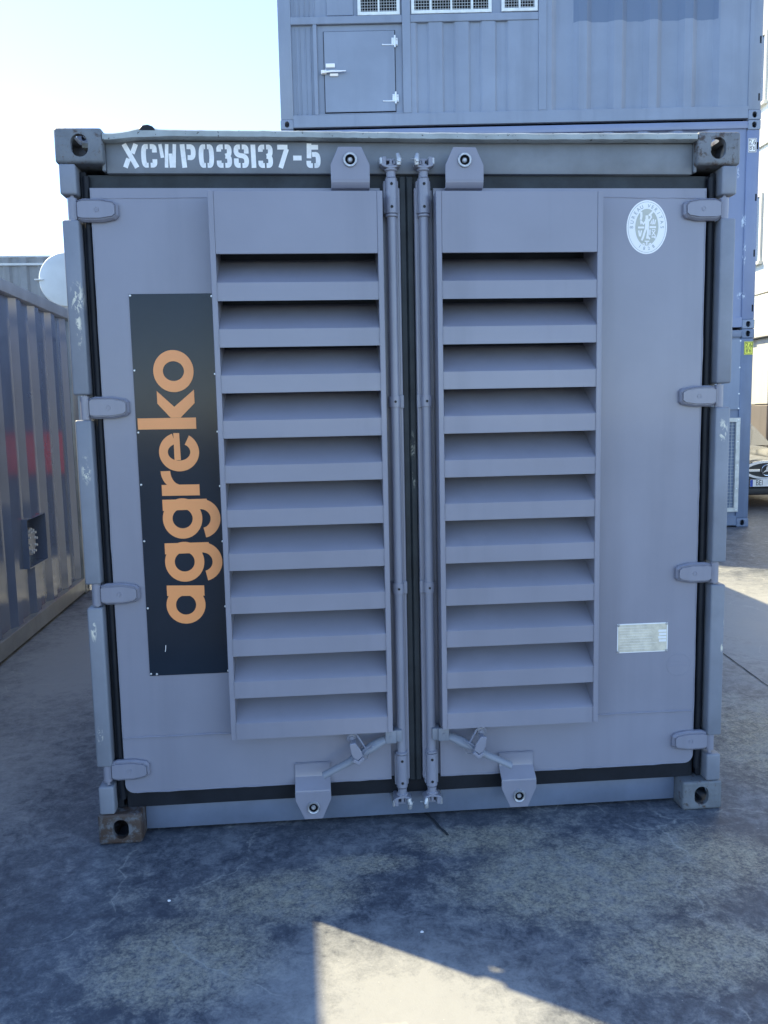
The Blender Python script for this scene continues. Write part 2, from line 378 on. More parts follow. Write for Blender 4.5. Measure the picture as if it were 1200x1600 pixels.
# ------------------------------------------------------------------ corner casting (boolean once, then shared)
def casting_mesh():
    def solid(mb):
        me = bpy.data.meshes.new('t'); mb.bm.to_mesh(me); mb.bm.free(); o = bpy.data.objects.new('t', me); sc.collection.objects.link(o); return o
    w_, d_, h_ = .162, .178, .118
    b = MB(); b.box(0, w_, 0, d_, 0, h_, .011, 4); base = solid(b)
    c = MB(); c.box(.016, w_ - .012, .02, d_ - .012, .016, h_ - .012); inner = solid(c)
    def stad(hw, hh, n=10):
        r = hw; p = []
        for i in range(n + 1): a = math.pi * i / n; p.append((r * math.cos(a), hh - r + r * math.sin(a)))
        for i in range(n + 1): a = math.pi + math.pi * i / n; p.append((r * math.cos(a), -hh + r + r * math.sin(a)))
        return p
    f = MB(); f.prism([(.085 + u, .059 + v) for u, v in stad(.029, .038)], -.02, .05); hf = solid(f)
    f = MB(); f.prism([(.095 + u, .059 + v) for u, v in stad(.028, .036)], -.02, .05, axis='x'); hs = solid(f)
    f = MB(); f.prism([(.082 + u, .10 + v) for u, v in stad(.031, .058)], -.02, .05, axis='z'); hb = solid(f)
    for t in (inner, hf, hs, hb):
        md = base.modifiers.new('b', 'BOOLEAN'); md.operation = 'DIFFERENCE'; md.object = t; md.solver = 'EXACT'
    bpy.context.view_layer.update(); dg = bpy.context.evaluated_depsgraph_get()
    me = bpy.data.meshes.new_from_object(base.evaluated_get(dg))
    for t in (base, inner, hf, hs, hb): bpy.data.objects.remove(t, do_unlink=True)
    me.polygons.foreach_set('use_smooth', [True] * len(me.polygons)); me.set_sharp_from_angle(angle=R(30))
    return me
CAST = casting_mesh(); CAST.name = 'corner_casting'
def castings(root, Lx, Ly, H, mname, special=None):
    special = special or {}
    for ix in (0, 1):
        for iy in (0, 1):
            for iz in (0, 1):
                me = CAST.copy() ; me.materials.clear(); me.materials.append(M[special.get((ix, iy, iz), mname)])
                o = bpy.data.objects.new('corner_casting', me); sc.collection.objects.link(o); o.parent = root
                o.location = (Lx * ix, Ly * iy, H * iz); o.scale = (1 - 2 * ix, 1 - 2 * iy, 1 - 2 * iz)
                if (ix, iy, iz) in special: o['label'] = 'rust worn corner casting'
def shell(root, Lx, Ly, H, paint, rail, cast, walls='xXyY', cspecial=None, rbot=.146, inset=.03, toprail=.10, roofm='roof', depth=.036, posts=True, pitch=.44):
    castings(root, Lx, Ly, H, cast, cspecial)
    e = .006
    if 'y' in walls:
        b = MB(); corr(b, .17, Lx - .17, rbot, H - toprail, inset, depth, lambda u, d, z: (u, d, z), pitch); b.build('side_wall', paint, root, smooth=False)
    if 'Y' in walls:
        b = MB(); corr(b, .17, Lx - .17, rbot, H - toprail, inset, depth, lambda u, d, z: (u, Ly - d, z), pitch); b.build('side_wall', paint, root, smooth=False)
    if 'x' in walls:
        b = MB(); corr(b, .17, Ly - .17, rbot, H - toprail, inset, depth, lambda u, d, z: (d, u, z), pitch); b.build('end_wall', paint, root, smooth=False)
    if 'X' in walls:
        b = MB(); corr(b, .17, Ly - .17, rbot, H - toprail, inset, depth, lambda u, d, z: (Lx - d, u, z), pitch); b.build('end_wall', paint, root, smooth=False)
    if 'y' in walls or 'j' in walls:
        MB().box(.162, Lx - .162, e, .07, .02, rbot, .004).build('bottom_rail', rail, root)
        MB().box(.162, Lx - .162, e, .07, H - toprail, H - .012, .006, 2).build('top_rail', rail, root)
    for nm, y0, y1 in (('back', Ly - .07, Ly - e),):
        MB().box(.162, Lx - .162, y0, y1, .02, rbot, .004).build('bottom_rail', rail, root)
        MB().box(.162, Lx - .162, y0, y1, H - toprail, H - .012, .006, 2).build('top_rail', rail, root)
    for x0, x1 in ((e, .07), (Lx - .07, Lx - e)):
        MB().box(x0, x1, .178, Ly - .178, .02, rbot, .004).build('bottom_rail', rail, root)
        MB().box(x0, x1, .178, Ly - .178, H - toprail, H - .012, .006, 2).build('top_rail', rail, root)
    b = MB(); b.box(.075, Lx - .075, .075, Ly - .075, H - .045, H - .03); b.build('roof', roofm, root)
    b = MB(); b.box(.075, Lx - .075, .20, Ly - .20, .08, .10); b.build('floor', 'dark', root)
    if posts:
        for x in (e, Lx - .17 - 0):
            for y in ((e, Ly - .17) if ('y' in walls or 'j' in walls) else (Ly - .17,)):
                MB().box(x, x + .164, y, y + .164, .118, H - .118, .012, 2).build('corner_post', rail, root)

# ================================================================== the generator container
H = 2.591; W = 2.438; LEN = 6.058
gen = thing('generator_container', 'slate grey container seen end on, with louvred double doors and a tall black sign', 'container')
shell(gen, W, LEN, H, 'post', 'post', 'casting', walls='xXY', posts=False,
      cspecial={(0, 0, 0): 'casting_rusty', (1, 0, 1): 'casting_worn'})
for x in (.006, W - .17):
    MB().box(x, x + .164, LEN - .17, LEN - .006, .118, H - .118, .012, 2).build('corner_post', 'post', gen)
# door end frame
for side in (0, 1):
    fx = (lambda v: v) if side == 0 else (lambda v: W - v)
    b = MB()
    b.box(min(fx(.036), fx(.066)), max(fx(.036), fx(.066)), .075, .175, .118, H - .118, .006, 2)   # inner post behind
    b.build('corner_post', 'post', gen)
    for z0, z1 in ((2.37, 2.473), (1.685, 2.287), (1.000, 1.597), (.305, .914), (.118, .228)):
        s = MB(); a, c = sorted((fx(.009), fx(.066)))
        s.box(a, c, .0025, .0749, z0, z1, .008, 3)
        s.build('post_cover', 'post', gen)
    b = MB(); a, c = sorted((fx(.0664), fx(.088)))
    b.box(a, c, .05, .12, .12, 2.46, .004); b.cyl((fx(.089), .046, .16), (fx(.089), .046, 2.44), .0125, n=14)
    b.build('post_gasket', 'rubber', gen)
b = MB(); b.box(.1625, W - .1625, .040, .12, 2.450, 2.559, .005, 2)
b.box(.150, .1622, .03, .10, 2.455, 2.56, .003); b.box(W - .1622, W - .150, .03, .10, 2.455, 2.56, .003)
b.build('door_header', 'header', gen)
# rain lip along the top, dented near its left end
b = MB(); rows = []
N = 120
for i in range(N + 1):
    x = .163 + (W - .326) * i / N
    zz = 2.5725 + .0025 * math.sin(x * 3.1) + random.uniform(-.0008, .0008)
    dn = math.exp(-((x - .31) / .045) ** 2) * .008
    dip = -.011 * math.exp(-((x - .17) / .09) ** 2)
    th = .011
    prof = [(.10, zz + th + dip), (.006, zz + th + dn + dip), (.000, zz + th - .005 + dn + dip), (.001, zz - th - dn * .3 + dip), (.008, zz - th - .003 + dip), (.10, zz - th + dip)]
    rows.append([b.bm.verts.new((x, y, z)) for y, z in prof])
for A, B in zip(rows, rows[1:]):
    for k in range(len(A)): b.bm.faces.new((A[k], B[k], B[(k + 1) % len(A)], A[(k + 1) % len(A)]))
b.bm.faces.new(rows[0]); b.bm.faces.new(rows[-1][::-1])
bmesh.ops.recalc_face_normals(b.bm, faces=b.bm.faces[:])
lip = b.build('rain_lip', 'lip', gen)
b = MB(); b.prism([(.282, 2.580), (.348, 2.580), (.334, 2.596), (.318, 2.6015), (.300, 2.5995)], .0, .05, .002); b.build('bent_tab', 'rubber', gen)
b = MB(); b.box(.1625, W - .1625, .080, .16, .014, .116, .004, 2); b.build('door_sill', 'sill', gen)
b = MB(); b.box(.1, W - .1, .0565, .125, .1165, .1865, .003); b.build('frame_seal', 'rubber', gen)
b = MB(); b.box(.09, W - .09, .06, .12, 2.40, 2.4495, .002); b.build('frame_seal', 'rubber', gen)
b = MB(); b.box(.15, W - .15, .13, .17, .12, 2.46); b.build('inner_bulkhead', 'dark', gen)
# stencilled number on the header
G = {'X': [[(0, 1), (1, 0)], [(.98, 1), (.66, .60)], [(.04, 0), (.34, .38)]],
     'C': [chaikin([(.42, 1), (0, 1), (0, 0), (.42, 0)]), chaikin([(.60, 1), (1, 1), (1, .68)]), chaikin([(.60, 0), (1, 0), (1, .32)])],
     'W': [[(.0, 1), (.14, .42)], [(.46, 1), (.38, 0)], [(.68, .60), (.72, .0)], [(.98, 1), (.88, 0)]],
     'P': [[(0, 1), (.16, 0)], chaikin([(.40, 1), (1, 1), (1, .40), (.46, .42)])],
     '0': [chaikin([(.42, 1), (0, 1), (0, 0), (.42, 0)]), chaikin([(.58, 1), (1, 1), (1, 0), (.58, 0)])],
     '3': [chaikin([(.40, 1), (0, 1), (0, .74)]), chaikin([(.40, 0), (0, 0), (0, .26)]), chaikin([(.58, 1), (1, 1), (1, .56), (.62, .50)]), chaikin([(.62, .50), (1, .46), (1, 0), (.58, 0)])],
     '8': [chaikin([(.40, 1), (0, 1), (0, .56), (1, .50), (1, 0), (.58, 0)]), chaikin([(.58, 1), (1, 1), (1, .64)]), chaikin([(.40, 0), (0, 0), (0, .38)])],
     '1': [[(.4, 1), (.6, 0)]],
     '7': [[(-.05, 1), (1.05, 1)], [(.95, .82), (.25, 0)]],
     '-': [[(0, .5), (1, .5)]],
     '5': [[(.08, 1.06), (.04, .42)], [(.30, 1), (1.02, 1)], chaikin([(.36, .60), (1, .62), (1, 0), (.58, 0)]), chaikin([(.42, 0), (0, 0), (0, .26)])]}
b = MB(); t = .0165; yy = .0390
for ch, x0, x1 in [('X', .218, .2767), ('C', .284, .3385), ('W', .3417, .4094), ('P', .418, .4721), ('0', .4823, .5352), ('3', .5442, .5972), ('8', .6041, .6564),
                   ('1', .6649, .6801), ('3', .6895, .7406), ('7', .7505, .7998), ('-', .8121, .8418), ('5', .8585, .9087)]:
    z0, z1 = 2.4695, 2.5485
    f = lambda u, v, x0=x0, x1=x1: (u, v)
    for k, s_ in enumerate(G[ch]):
        if ch == '-': pts = [(x0, 2.5035), (x1, 2.5035)]
        elif ch == '1': pts = [(x0 + .007, z1), (x0 + .0085, z0)]
        else: pts = [(x0 + t / 2 + (x1 - x0 - t) * u, z0 + t / 2 * (0 if v in (0,) and len(s_) == 2 else 1) + ((z1 - z0) - t) * v if len(s_) > 2 else z0 + (z1 - z0) * v) for u, v in s_]
        if ch in '75' and len(s_) == 2 and s_[0][1] == s_[1][1]: pts = [(p[0], p[1] - t / 2) for p in pts]
        b.stroke(pts, .0122 if ch == 'W' else t, yy - .0002 * k)
b.build('stencilled_number', 'white_paint', gen, smooth=False)

# ---- doors
def louvre(x0, x1, parent):
    """box of eleven hooded blades"""
    YF = -.060; z0, z1 = .410, 2.367; fl = .019; b = MB()
    for c0, c1 in ((x0, x0 + fl), (x1 - fl, x1)): b.box(c0, c1, YF, .0992, z0, z1, .0015)
    b.box(x0 + fl + .0002, x1 - fl - .0002, YF + .001, YF + .006, 2.156, z1, .0015); b.box(x0 + fl + .0005, x1 - fl - .0005, YF + .0065, .0990, z1 - .006, z1 - .001, .001)
    b.box(x0 + fl + .0005, x1 - fl - .0005, YF + .010, .0990, z0 + .0002, z0 + .004)
    for i in range(11):
        top = 2.156 - .1588 * i; lip_t = top - .0935; lip_b = lip_t - .0650
        if i == 10: lip_b = z0 + .001
        yb = YF + .0015; T = .004; a = x0 + fl + .0004; c = x1 - fl - .0004
        # blade: lip, then a plate sloping back and up behind the lip above
        yo = .0945; zt = lip_t + .099
        pts = [(yb, lip_b), (yb, lip_t - .003), (yb + .003, lip_t), (yo, zt), (yo + T, zt - .003), (yb + .008, lip_t - .006), (yb + T, lip_t - .010), (yb + T, lip_b)]
        b.prism(pts, a, c, axis='x')
        for xx in (a - .0005, c + .0005):
            weld(b, (xx, YF - .0003, lip_b + .003), (xx, YF - .0003, lip_t - .003), .0011, .008, .0005)
    return b.build('louvre_panel', 'door', parent)
def rr(x0, x1, z0, z1, r, corners):
    P = []
    for (cx, cz, a0, key) in ((x0 + r, z0 + r, 180, 'bl'), (x1 - r, z0 + r, 270, 'br'), (x1 - r, z1 - r, 0, 'tr'), (x0 + r, z1 - r, 90, 'tl')):
        if key in corners:
            for k in range(7): a = R(a0 + 15 * k); P.append((cx + r * math.cos(a), cz + r * math.sin(a)))
        else:
            P.append({'bl': (x0, z0), 'br': (x1, z0), 'tr': (x1, z1), 'tl': (x0, z1)}[key])
    return P
def mirror_mesh(me):
    pass
MIR = 2.4255                                     # doors mirror about x = MIR/2
hinge0 = lug0 = None
def make_hinge():
    b = MB()
    pts = [(.020, -.034), (.038, -.0395), (.102, -.0395), (.145, -.0305), (.156, -.019), (.156, .019), (.145, .0305), (.102, .0395), (.038, .0395), (.020, .034)]
    n = len(pts); sh = lambda k, d: [(.020 + (u - .020) * d, v * k) for u, v in pts]
    loops = [(pts, .0), (pts, -.0130), (sh(.84, .955), -.0215), (sh(.80, .945), -.0190), (sh(.74, .93), -.0190), (sh(.70, .925), -.0260)]
    V_ = [[b.bm.verts.new((u, y, v)) for u, v in L_] for L_, y in loops]
    for P, Q in zip(V_, V_[1:]):
        for i in range(n): b.bm.faces.new((P[i], P[(i + 1) % n], Q[(i + 1) % n], Q[i]))
    b.bm.faces.new(V_[-1]); bmesh.ops.recalc_face_normals(b.bm, faces=b.bm.faces[:])
    b.box(-.004, .017, -.019, .006, -.033, .033, .005, 2); b.box(.016, .030, -.0125, .006, -.033, .033, .002)
    b.lathe([(.0, -.041), (.0165, -.041), (.0165, .041), (.0, .041)], (.0, -.006, 0), n=20)
    b.lathe([(.0, -.056), (.007, -.056), (.007, .056), (.0, .056)], (.0, -.006, 0), n=12)
    b.lathe([(.0085, -.0260), (.0080, -.0275), (.0068, -.0275), (.0060, -.0264), (0, -.0264)], (.085, 0, 0), 'y', 16)
    b.box(.080, .090, -.0273, -.0260, -.001, .001)
    return b.build('hinge', 'door', smooth=False)
def make_lug():
    """bent steel plate with a bush; local origin at plate centre bottom, grows up, top variant"""
    b = MB(); T = .006; w2 = .068
    y = -.032
    out = [(-w2, 0), (w2, 0), (w2, .052), (.040, .112), (-.040, .112), (-w2, .052)]
    b.prism(out, y, y + T, .0012)
    # underside, sloping back to the door
    pts = [(y + .0005, .0012), (y + .0005, -.006), (y + .010, -.024), (.028, -.030), (.028, -.024), (y + .012, -.017), (y + T, .001)]
    b.prism([(p[0], p[1]) for p in pts], -w2 + .0005, w2 - .0005, axis='x', b=.001)
    o = b.build('lifting_lug', 'door')
    c = MB(); c.lathe([(.0175, .0), (.0175, -.007), (.0235, -.007), (.0255, -.003), (.0255, 0)], (0, y, .068), 'y', 28)
    c.lathe([(.0, -.005), (.006, -.0055), (.009, -.002), (.009, 0)], (0, y, .068), 'y', 16)
    c.build('lug_bush', 'gal', o)
    d = MB(); d.lathe([(.0, -.0012), (.0172, -.0012), (.0172, -.0005)], (0, y, .068), 'y', 24); d.build('bush_hole', 'dark', o)
    return o
def door(side):
    s = 1 if side == 0 else -1
    fx = (lambda v: v) if side == 0 else (lambda v: MIR - v)
    X = lambda a, c: sorted((fx(a), fx(c)))
    m = MB()
    b0 = .104 if side == 0 else .100
    # skin: main sheet, sunken channel behind the rod, edge flange
    hL = .5180 if side == 0 else MIR - 1.9055
    for Q in (rr(b0, hL, .187, 2.398, .035, ('bl',)), [(hL, .187), (1.1165, .187), (1.1165, .4105), (hL, .4105)], [(hL, 2.3665), (1.1165, 2.3665), (1.1165, 2.398), (hL, 2.398)]):
        m.prism([(fx(u), v) for u, v in Q], .0285, .0545)
    a, c = X(1.1168, 1.1664); m.box(a, c, .052, .0575, .189, 2.396)
    a, c = X(1.1667, 1.1868); m.box(a, c, .0195, .0575, .188, 2.397, .002)
    skin = m.build('door', 'door', gen)
    skin['label'] = 'left louvred door leaf' if side == 0 else 'right louvred door leaf'
    wl = MB()
    weld(wl, (fx(b0 + .004), .0283, 2.362), (fx(.515), .0283, 2.366), .0014, .03, .0012)
    weld(wl, (fx(b0 + .004), .0272, .4045), (fx(.515), .0272, .4045), .0038, .03, .0014)
    weld(wl, (fx(b0 + .002), .0282, .23), (fx(b0 + .002), .0282, 2.39), .0020, .05, .0010)
    weld(wl, (fx(b0 + .04), .0282, .1885), (fx(1.115), .0282, .1885), .0024, .04, .0012)
    weld(wl, (fx(1.18), .0195, .30), (fx(1.178), .0195, 2.395), .0010, .05, .0008)
    wl.build('weld_bead', 'door', skin)
    gk = MB()
    for u0, u1, v0, v1 in ((.0943, .517, .16, 2.4485), (1.1215, 1.2122, .16, 2.4485), (.5173, 1.1212, .16, .4085), (.5173, 1.1212, 2.3685, 2.4485)):
        a, c = X(u0, u1) ; gk.box(a, c, .0580, .0745, v0, v1)
    a, c = X(.44, 1.20); gk.box(a, c, .1000, .1040, .30, 2.44)
    a, c = X(1.187, 1.2122); gk.box(a, c, .0430, .0579, .1700, 2.4440, .004)
    gk.build('door_seal', 'seam', skin)
    if side == 0: louvre(.518, 1.118, skin)
    else: louvre(1.306, 1.905, skin)
    return skin
doorL = door(0); doorR = door(1)
hinge0 = make_hinge(); hinge0.parent = doorL
hz = (2.320, 1.639, .961, .285)
hinge0.location = (.044, .0285, hz[0])
for z in hz[1:]: cp(hinge0, doorL, (.044, .0285, z))
for z in hz: cp(hinge0, doorR, (W - .048, .0285, z), (-1, 1, 1))
lug0 = make_lug(); lug0.parent = doorL; lug0.location = (1.010, 0, 2.409)
for ch in [x for x in bpy.data.objects if x.parent == lug0]: ch.parent = lug0
# third-level limit: bushes are children of the lug, the lug is a part of the container itself
lug0.parent = gen
cp(lug0, gen, (1.413, 0, 2.409))
def bottom_lug(x):
    b = MB(); T = .006; w2 = .068; y = -.030
    b.prism([(-w2, .120), (w2, .120), (w2, .090), (.034, .013), (-.034, .013), (-w2, .090)], y, y + T, .0012)
    b.prism([(y + .0005, .1195), (y + .0015, .127), (.0205, .161), (.0205, .211), (.0270, .211), (.0270, .157), (y + T, .1195)], -w2 + .0005, w2 - .0005, axis='x', b=.001)
    o = b.build('lifting_lug', 'door', gen, loc=(x, 0, .058))
    weld_ = MB(); weld(weld_, (-w2, .0215, .213), (w2, .0215, .213), .0026, .012, .0012); weld_.build('weld_bead', 'door', o)
    c = MB(); c.lathe([(.0170, .0), (.0170, -.007), (.0215, -.009), (.0245, -.004), (.0245, 0)], (0, y, .060), 'y', 28)
    c.lathe([(.0, -.005), (.006, -.0055), (.009, -.002), (.009, 0)], (0, y, .060), 'y', 16); c.build('lug_bush', 'gal', o)
    d = MB(); d.lathe([(.0, -.0012), (.0168, -.0012), (.0168, -.0005)], (0, y, .060), 'y', 24); d.build('bush_hole', 'dark', o)
bottom_lug(.812); bottom_lug(1.606)

# ---- locking rods
def rod(x, sgn):
    """sgn=+1: handle to the left"""
    yc = .004
    b = MB(); b.cyl((x, yc, .13), (x, yc, 2.47), .0168, n=28); r = b.build('lock_rod', 'rod', gen)
    for z0, z1 in ((2.302, 2.424), (.165, .297)):
        c = MB()
        c.lathe([(.0172, z0), (.0212, z0 + .002), (.0212, z1 - .002), (.0172, z1)], (x, yc, 0), n=28)
        zc = z0 - .012 if z0 > 1 else z1
        c.lathe([(.0172, zc), (.0225, zc + .003), (.0225, zc + .009), (.0172, zc + .012)], (x, yc, 0), n=28)
        c.box(x - .026, x + .026, .012, .0515, z0 + .004, z1 - .004, .003)
        q = c.build('rod_sleeve', 'rod', r)
        for z in (z0 + .022, z1 - .022):
            d = MB(); d.lathe([(.0052, -.0006), (.0052, .0009), (.0036, .0009), (.0036, -.0006)], (x, yc - .0215, z), 'y', 14); d.box(x - .0035, x + .0035, yc - .0225, yc - .0212, z - .0008, z + .0008)
            d.build('screw', 'ink', r)
    for z in (1.640, .946):
        c = MB(); P = []
        for k in range(13): a = R(180 + 15 * k); P.append((x + .0205 * math.cos(a), yc + .0205 * math.sin(a)))
        P = [(x - .0215 - .0, .050), (x - .0215, yc)] + P[1:-1] + [(x + .0215, yc), (x + .0215, .050)]
        c.prism(P, z - .020, z + .020, .001, axis='z'); xx = x + sgn * .026
        c.box(min(x, x + sgn * .034), max(x, x + sgn * .034), .012, .0195, z - .024, z + .024, .002)
        c.build('rod_strap', 'rod', r)
        d = MB(); d.lathe([(.0045, -.0006), (.0045, .0009), (.003, .0009), (.003, -.0006)], (x, yc - .0209, z), 'y', 14); d.build('screw', 'ink', r)
    for top in (1, 0):
        c = MB(); zz = (lambda h: 2.424 + h) if top else (lambda h: .165 - h)
        hs = [(.0205, 0), (.0140, .010), (.0150, .020), (.0225, .026), (.0225, .031), (.012, .034)]
        prof = [(rr_, zz(h)) for rr_, h in hs]
        if not top: prof = prof[::-1]
        c.lathe(prof, (x, yc, 0), n=22)
        # crescent flange
        P = []
        for k in range(9): u = -.034 + .0085 * k; P.append((x + u, zz(.030 + .010 * (u / .034) ** 2)))
        Q = [(p[0], zz(abs((zz(0) - p[1])) + .009)) for p in reversed(P)]
        c.prism(P + Q, yc - .022, yc + .024, .0015)
        # cam fingers
        for u, h0, h1, wv, yf in ((-.024, .040, .070, .007, -.020), (0.0, .036, .062, .006, -.012), (.012, .044, .058, .004, -.016)):
            a, e_ = sorted((zz(h0), zz(h1))); c.box(x + sgn * u - wv, x + sgn * u + wv, yc + yf, (yc + .030 if top else .079), a, e_, .002)
        a, e_ = sorted((zz(.058), zz(.066))); c.box(x - .030, x + .014, yc - .010, yc + .028, a, e_, .002)
        c.build('cam_head', 'rod', r)
        k = MB(); a, e_ = sorted((zz(.040), zz(.078)))
        u = .026; cz = (a + e_) / 2
        k.tube([(x + sgn * u, -.020, a), (x + sgn * (u + .001), -.022, cz), (x + sgn * (u - .003), -.018, e_)], [.009, .0105, .007], n=10)
        k.lathe([(0, -.012), (.0062, -.011), (.0062, 0)], (x + sgn * u, -.026, cz - .006), 'y', 6)
        k.cyl((x + sgn * u, .0, zz(.066)), (x + sgn * (u + .018), .01, zz(.068)), .003, n=8)
        k.build('keeper', 'gal', r); k = MB()
        k.box(x + sgn * (-.034) - .006, x + sgn * (-.034) + .006, -.012, (.036 if top else .0790), a + .004, e_ - .008, .003)
        k.build('keeper', 'gal', r)
    # handle
    hub = x - sgn * .044
    c = MB()
    a, e_ = sorted((x - sgn * .0225, x - sgn * .064))
    c.box(a, e_, -.036, -.020, .356, .406, .003, 2); a, e_ = sorted((x, x - sgn * .030)); c.box(a, e_, -.028, .018, .358, .404, .003, 2)
    c.lathe([(0, -.003), (.006, -.003), (.0065, 0)], (hub, -.036, .382), 'y', 4 if sgn > 0 else 6)
    # lever: flattened bar, swelling where it passes the catch
    pts = [(x - sgn * .055, -.022, .372), (x - sgn * .085, -.030, .362), (x - sgn * .115, -.038, .348), (x - sgn * .150, -.046, .330), (x - sgn * .180, -.052, .314), (x - sgn * .205, -.054, .298), (x - sgn * .245, -.050, .277), (x - sgn * .302, -.046, .247)]
    c.tube([(p[0], p[1] + .004, p[2]) for p in pts], [.014, .018, .021, .0155, .019, .0150, .0135, .0145], n=14, flat=.62)
    c.build('handle', 'post', r)  # darker post paint stands in for the shade on the handle
    k = MB(); cx, cz = x - sgn * .190, .381
    k.lathe([(0, -.004), (.008, -.004), (.010, 0), (.0155, .001), (.0165, .010), (.0165, .050)], (cx, -.026, cz), 'y', 20)
    k.prism([(cx + sgn * u, cz + v) for u, v in ((-.012, -.004), (.010, .000), (.030, -.030), (.038, -.052), (.018, -.070), (.002, -.058), (-.006, -.042))], -.074, -.064, .002)
    k.box(min(cx - sgn * .004, cx + sgn * .014), max(cx - sgn * .004, cx + sgn * .014), -.066, -.026, cz - .012, cz - .004, .001)
    k.prism([(cx + sgn * u, cz + v) for u, v in ((.004, -.060), (.020, -.070), (.036, -.054), (.044, -.064), (.022, -.086), (-.002, -.072))], -.080, -.040, .002)
    k.box(cx - .014, cx + .014, .012, .0295, cz - .03, cz + .024, .003)
    k.tube([(cx - sgn * .018, -.022, cz - .006), (cx - sgn * .014, -.028, cz + .014), (cx + sgn * .004, -.030, cz + .024), (cx + sgn * .020, -.032, cz + .012), (cx + sgn * .040, -.038, cz - .022), (cx + sgn * .052, -.044, cz - .040)], .0042, n=8)
    k.tube([(cx + sgn * (.046 + .022 * math.cos(a) + .004 * math.sin(3 * a)), -.010 + .012 * math.sin(a), cz - .064 + .024 * math.sin(a)) for a in [2 * math.pi * i / 28 for i in range(28)]], .0021, n=7, closed=True)
    k.tube([(cx + sgn * .020, -.064, cz - .052), (cx + sgn * .052, -.060, cz - .026), (cx + sgn * .074, -.058, cz - .018), (cx + sgn * .060, -.060, cz - .032), (cx + sgn * .034, -.062, cz - .058)], .0018, n=6)
    k.build('handle_catch', 'rod', r)
    return r
rod(1.155, 1); rod(1.2705, -1)

# ---- sign board with its lettering
sg = MB(); sg.box(.2185, .5135, .0245, .0277, .6425, 2.036, .0008); sign = sg.build('sign_board', 'sign', gen); sign['label'] = 'tall glossy black board with orange lettering'
b = MB(); ys = [.0240]
def ring(cx, cz, ro, ri, a0=0, a1=360, n=64, rz=None, riz=None):
    rz = rz or ro; riz = riz or ri; P = []
    for i in range(n): 
        t0, t1 = R(a0 + (a1 - a0) * i / n), R(a0 + (a1 - a0) * (i + 1) / n); y = ys[0]
        b.quad((cx + ro * math.cos(t0), y, cz + rz * math.sin(t0)), (cx + ro * math.cos(t1), y, cz + rz * math.sin(t1)),
               (cx + ri * math.cos(t1), y, cz + riz * math.sin(t1)), (cx + ri * math.cos(t0), y, cz + riz * math.sin(t0)))
    ys[0] -= .00012
def poly(*p):
    b.quad(*[(u, ys[0], v) for u, v in p]); ys[0] -= .00012
BX = .4335; XH = .1395; ro = .0712; ri = .0362
cxx = BX - XH / 2 + .001
# a
ring(cxx - .0005, .9085, ro, ri + .0005); poly((BX - XH + .003, .9440), (BX, .9405), (BX, .9795), (BX - XH + .003, .9838))
# g g
for cz in (1.2312, 1.0705):
    ring(cxx + .0025, cz, ro, ri, rz=.0745)
    poly((BX - XH + .0035, cz + .030), (.462, cz + .033), (.4575, cz + .0705), (BX - XH + .0035, cz + .0710))
    ring(.4335, cz - .0022, .0705, .0350, -90 + 13, 82, 40, rz=.0725, riz=.0345)
# r
poly((BX - XH + .004, 1.3165), (BX, 1.3150), (BX, 1.3555), (BX - XH + .004, 1.3565))
ring(.3660, 1.4065, .0690, .0345, 180, 262, 30, rz=.0710, riz=.0500)
# e
ring(.3665, 1.4745, .0715, .0400, 108, 418, 76, rz=.0700, riz=.0310)
poly((.3490, 1.4450), (.3715, 1.4450), (.3700, 1.5432), (.3490, 1.5432))
# k
poly((.2250, 1.5585), (.4323, 1.5572), (.4323, 1.5978), (.2250, 1.5985))
poly((.2980, 1.6951), (.2982, 1.6500), (.3429, 1.5985), (.3780, 1.5985), (.4303, 1.6495), (.4300, 1.6975), (.3575, 1.6375))
# o
ring(cxx - .0040, 1.7645, ro, ri + .0010, rz=.0745, riz=.0350)
bmesh.ops.recalc_face_normals(b.bm, faces=b.bm.faces[:])
b.build('sign_lettering', 'orange', sign, smooth=False)
b = MB(); b.stroke([(.2825, .758), (.2815, .744), (.2795, .733)], .0022, .0239); b.build('scratch', 'white_paint', sign, smooth=False)
for x, z in [(.2225, 2.0305), (.5065, 2.026), (.2235, 1.769), (.5065, 1.752), (.2250, 1.548), (.5070, 1.545), (.2250, 1.359), (.5075, 1.347), (.2250, 1.1515), (.5080, 1.142), (.2240, .9005), (.5075, .897), (.2230, .650), (.2440, .6485), (.5080, .650)]:
    c = MB(); c.lathe([(0, -.0022), (.0025, -.002), (.0040, -.0005), (.0042, 0)], (x, .0244, z), 'y', 10); c.build('rivet', 'rivet', sign)

# ---- oval inspection sticker
def oval(cx, cz, a, c_, y, n=64):
    bb = MB(); vs = [bb.bm.verts.new((cx + a * math.cos(2 * math.pi * i / n), y, cz + c_ * math.sin(2 * math.pi * i / n))) for i in range(n)]; bb.bm.faces.new(vs); return bb
OX, OZ = 2.1010, 2.2600
st = oval(OX, OZ, .0768, .0963, .0281).build('oval_sticker', 'sticker', gen, smooth=False); st['label'] = 'white oval inspection sticker'
b = MB(); n = 72; E = [(OX + .0710 * math.cos(2 * math.pi * i / n), OZ + .0900 * math.sin(2 * math.pi * i / n)) for i in range(n + 1)]
b.stroke(E, .0012, .02785)
def arc_text(s, a0, a1, ra, rb, size, flip=False):
    for i, ch in enumerate(s):
        if ch == ' ': continue
        a = R(a0 + (a1 - a0) * i / (len(s) - 1)); px, pz = OX + ra * math.cos(a), OZ + rb * math.sin(a)
        nx, nz = math.cos(a) / ra, math.sin(a) / rb; ang = math.atan2(nx, nz)
        if flip: ang += math.pi
        add_text(b, ch, size, px, pz, .02785, ang, .0001, sx=.95)
arc_text('BUREAU VERITAS', 180, 0, .0575, .0755, .0185)
arc_text('1828', 243, 297, .0575, .0770, .0170, flip=True)
